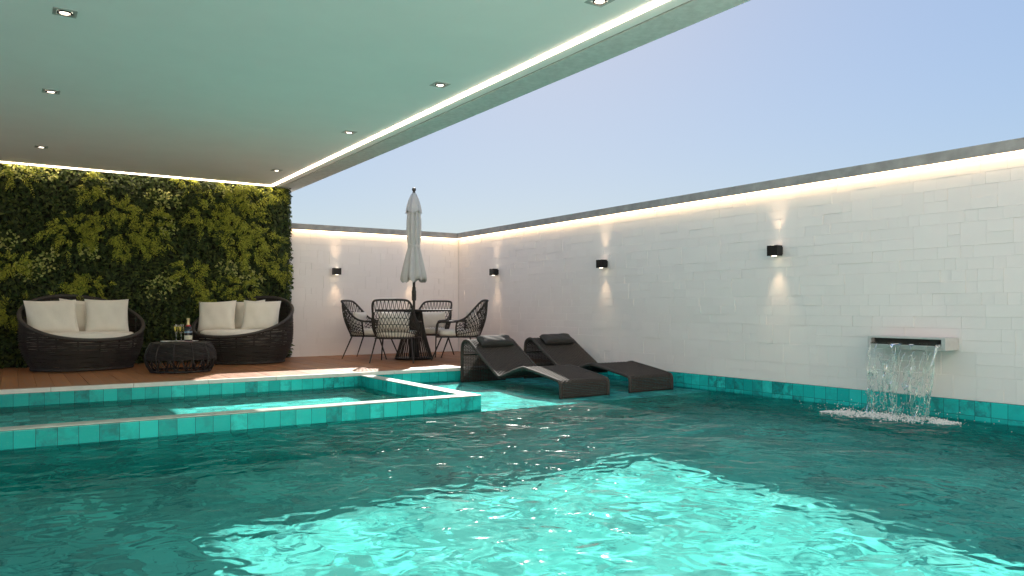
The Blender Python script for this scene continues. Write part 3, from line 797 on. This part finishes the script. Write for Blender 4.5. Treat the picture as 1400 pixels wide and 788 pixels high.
# ------------------------------------------------------------------ pool loungers
LPR = [(7.93,SHZ),(7.93,-.02),(7.928,.20),(7.912,.285),(7.87,.325),(7.81,.338),(7.74,.318),(7.60,.235),(7.32,.075),(7.15,-.022),(7.10,-.038),(7.04,-.030),(6.80,.045),(6.66,.082),(6.60,.090),(6.53,.080),(6.25,.040),(6.02,.002),(5.985,-.012),(5.968,-.040),(5.965,-.09),(5.965,SHZ)]
def lounger_path():
    pts = [Vector((0, y-6.95, z-SHZ)) for y, z in LPR]; return catmull(pts, 5)
def make_lounger():
    t = thing('pool_lounger', '', 'lounger', (0,0,0), 0, 'wave shaped woven loungers on the pool shelf')
    path = lounger_path(); Wd = .61; T_ = .03
    arc = [0]
    for a, b in zip(path, path[1:]): arc.append(arc[-1]+(b-a).length)
    def at(d):
        for i in range(len(arc)-1):
            if arc[i+1] >= d: 
                q = (d-arc[i])/max(1e-9, arc[i+1]-arc[i]); return path[i].lerp(path[i+1], q), (path[i+1]-path[i]).normalized()
        return path[-1], (path[-1]-path[-2]).normalized()
    tot = arc[-1]; g = MB(); pitch = .0165; nrow = int(tot/pitch); ncol = 26
    for r in range(nrow):
        p, tg = at((r+.5)*pitch); nm = Vector((0, -tg.z, tg.y))
        pts = [Vector((-Wd/2+Wd*c/(ncol), p.y, p.z)) + nm*(.0035*(1 if (c+r) % 2 else -1)) for c in range(ncol+1)]
        g.tube(pts, .0073, 4, cap=False)
    for c in range(1, ncol):
        x = -Wd/2+Wd*(c)/ncol
        pts = []
        for r in range(nrow*1+1):
            p, tg = at(min(tot-1e-4, (r+.5)*pitch)); nm = Vector((0, -tg.z, tg.y)); pts.append(Vector((x, p.y, p.z))-nm*(.0045*(1 if (c+r) % 2 else -1)))
        g.tube(pts, .0038, 4, cap=False)
    g.build('woven_panel', M['lounger'], t, angle=180)
    for s in (-1, 1):
        MB().tube([p+Vector((s*Wd/2, 0, 0)) for p in path], .0175, 8).build('side_rail', M['lounger'], t, angle=180)
    g = MB()
    for d in (.45, .75, 1.15, 1.55, 1.95): 
        p, tg = at(d); nm = Vector((0, -tg.z, tg.y)); sg = 1 if nm.z < 0 else -1; q = p+nm*.018*sg
        MB().tube([(-Wd/2, q.y, q.z), (Wd/2, q.y, q.z)], .011, 6).build('cross_bar', M['lounger'], t)
    p, tg = at(.835)
    o = pillow_mb(.47, .165, .095, 20, 2, 7).build('headrest', M['pad'], t, angle=180)
    nm = Vector((0, -tg.z, tg.y)); nm = nm if nm.z > 0 else -nm
    ang = math.atan2(tg.z, tg.y); q = p+nm*.052
    o.location = q; o.rotation_euler = (ang+PI, 0, 0)
    return t
lo = make_lounger()
lo['label'] = 'dark woven wave lounger nearer the spa wall, partly in sunlight'
lo.location = (4.50+.305, 6.95, SHZ+.003)
l2 = dup(lo); l2.location = (5.735, 6.97, SHZ+.003); l2['label'] = 'dark woven wave lounger closest to the white wall, in full shade'

# ------------------------------------------------------------------ waterfall spout
Y0, Y1 = 3.07, 3.71; X0 = 6.055; Z0, Z1 = .390, .487
sp = thing('waterfall_spout', 'stainless steel waterfall spout with a wide slot on the right wall', 'spout', (WX, 3.39, .39))
g = MB(); th = .012
g.box(X0, WX-.002, Y0, Y1, Z1-th, Z1); g.box(X0, WX-.002, Y0, Y1, Z0, Z0+.034)
g.box(X0, WX-.002, Y0, Y0+.03, Z0+.0341, Z1-th-.0001); g.box(X0, WX-.002, Y1-.03, Y1, Z0+.0341, Z1-th-.0001)
W(g.build('housing', M['steel'], sp, smooth=False), sp)
W(MB().box(X0+.05, X0+.055, Y0+.031, Y1-.031, Z0+.0342, Z1-th-.0002).build('slot_baffle', M['darkframe'], sp, smooth=False), sp)
W(MB().box(X0-.014, X0-.0005, Y0+.03, Y1-.03, Z0+.025, Z0+.0335).build('lip', M['steel'], sp, smooth=False), sp)
W(MB().box(X0-.012, X0+.045, Y0+.033, Y1-.033, Z0+.0345, Z0+.050).build('slot_water', M['fall'], sp, smooth=False), sp)
# falling water: torn film, strands and drops
def fallpt(s, tt):       # s along the lip, tt 0..1 down
    x = X0-.012 - .085*math.sqrt(tt) - .03*tt; z = (Z0+.045)*(1-tt) + WZ*tt; y = Y0+.04+(Y1-Y0-.08)*(s*(1-.10*tt)+.05*tt); return x, y, z
g = MB(); nu, nv = 90, 80; idx = {}
def hole(u, v): return mnoise.noise(Vector((u*11, v*5, 2.7)))+.35*mnoise.noise(Vector((u*25, v*14, 8.1))) > .10-.32*(1-v)**2+.0
for lay in (0, 1):
    for j in range(nv+1):
        for i in range(nu+1):
            u, v = i/nu, j/nv; x, y, z = fallpt(u, v)
            w = .022*mnoise.noise(Vector((u*13, v*7, .5)))+.013*mnoise.noise(Vector((u*30, v*12, 4.5)))
            tk = .0022+.0020*mnoise.noise(Vector((u*22, v*9, 7)))
            g.v.append((x+w*(.3+v)+(tk if lay else -tk), y, z))
o1 = (nu+1)*(nv+1); keep = [[not hole((i+.5)/nu, (j+.5)/nv) for i in range(nu)] for j in range(nv)]
for j in range(nv):
    for i in range(nu):
        if not keep[j][i]: continue
        a = j*(nu+1)+i; b, c, d_ = a+1, a+nu+2, a+nu+1
        g.f.append((a, d_, c, b)); g.f.append((a+o1, b+o1, c+o1, d_+o1))
        if i == 0 or not keep[j][i-1]: g.f.append((a, a+o1, d_+o1, d_))
        if i == nu-1 or not keep[j][i+1]: g.f.append((b, c, c+o1, b+o1))
        if j == 0 or not keep[j-1][i]: g.f.append((a, b, b+o1, a+o1))
        if j == nv-1 or not keep[j+1][i]: g.f.append((d_, d_+o1, c+o1, c))
rs = random.Random(4)
for k in range(34):
    s = rs.choice((0.0, 0.02, .05, .98, .9)) if k < 10 else rs.random(); t0 = rs.uniform(0, .5) if k > 6 else 0; t1 = min(1, t0+rs.uniform(.2, .9)) if k > 6 else 1
    ph = rs.uniform(0, 6); n_ = 26; pts = []; rad = []
    for j in range(n_):
        tt = t0+(t1-t0)*j/(n_-1); x, y, z = fallpt(s, tt); pts.append((x-.008+.006*math.sin(ph+tt*9), y+.008*math.sin(ph*2+tt*13), z)); rad.append(.0022+.0020*abs(math.sin(ph+tt*23))+.0012*rs.random())
    g.tube(pts, rad, 6)
for k in range(70):                                   # curls torn off the film
    s, tt = rs.random(), rs.uniform(.12, .98); x, y, z = fallpt(s, tt); q = rs.uniform(.008, .022); a0 = rs.uniform(0, 6); tw = rs.uniform(2.5, 5.5)
    pts = [(x-.006+.004*math.sin(j), y+q*math.cos(a0+tw*j/9)+.002*j*rs.uniform(-1, 1), z+q*1.3*math.sin(a0+tw*j/9)) for j in range(10)]
    g.tube(pts, [.0012+.0016*math.sin(PI*j/9) for j in range(10)], 5)
for k in range(240):
    tt = rs.random()**.6; x, y, z = fallpt(rs.uniform(-.03, 1.03), tt); g.ball((x+rs.uniform(-.03,.02), y, z), rs.uniform(.002, .0055), 6, 4, 1.3)
tag(g.build('falling_water', M['fall'], angle=180), 'clear curtain of water falling from the steel spout into the pool', 'waterfall')
# foam where it lands
g = MB(); bx, by = 5.90, 3.43
for k in range(5200):
    a = rs.uniform(0, 2*PI); q = math.sqrt(rs.random())
    yy = rs.uniform(-1, 1); ed = 1-abs(yy)**2.2; xx = rs.gauss(0, .40)*(.25+.75*max(ed, .05))*(1+.5*mnoise.noise(Vector((yy*6, 2, 1))))
    if mnoise.noise(Vector((yy*7, xx*4, 3.3))) < -.12 and rs.random() < .85: continue
    r = rs.uniform(.0015, .0052)*(1 if rs.random() < .93 else 1.6); hgt = abs(rs.gauss(0, .028))*(.4+abs(mnoise.noise(Vector((yy*9, 1, 5))))*2)*ed*math.exp(-xx*xx*3)
    g.ball((bx-.05+xx*.24+.10*-yy, by+yy*.50, WZ+.001+hgt), r, 5, 3)
for k in range(260):
    yy = rs.gauss(0, .33); g.ball((bx+rs.gauss(-.04, .10), by+yy, WZ+abs(rs.gauss(0, .045))), rs.uniform(.0015, .004), 5, 3)
tag(g.build('foam', M['foam'], angle=180), 'white foam churned up where the waterfall hits the pool', 'foam', kind='stuff')
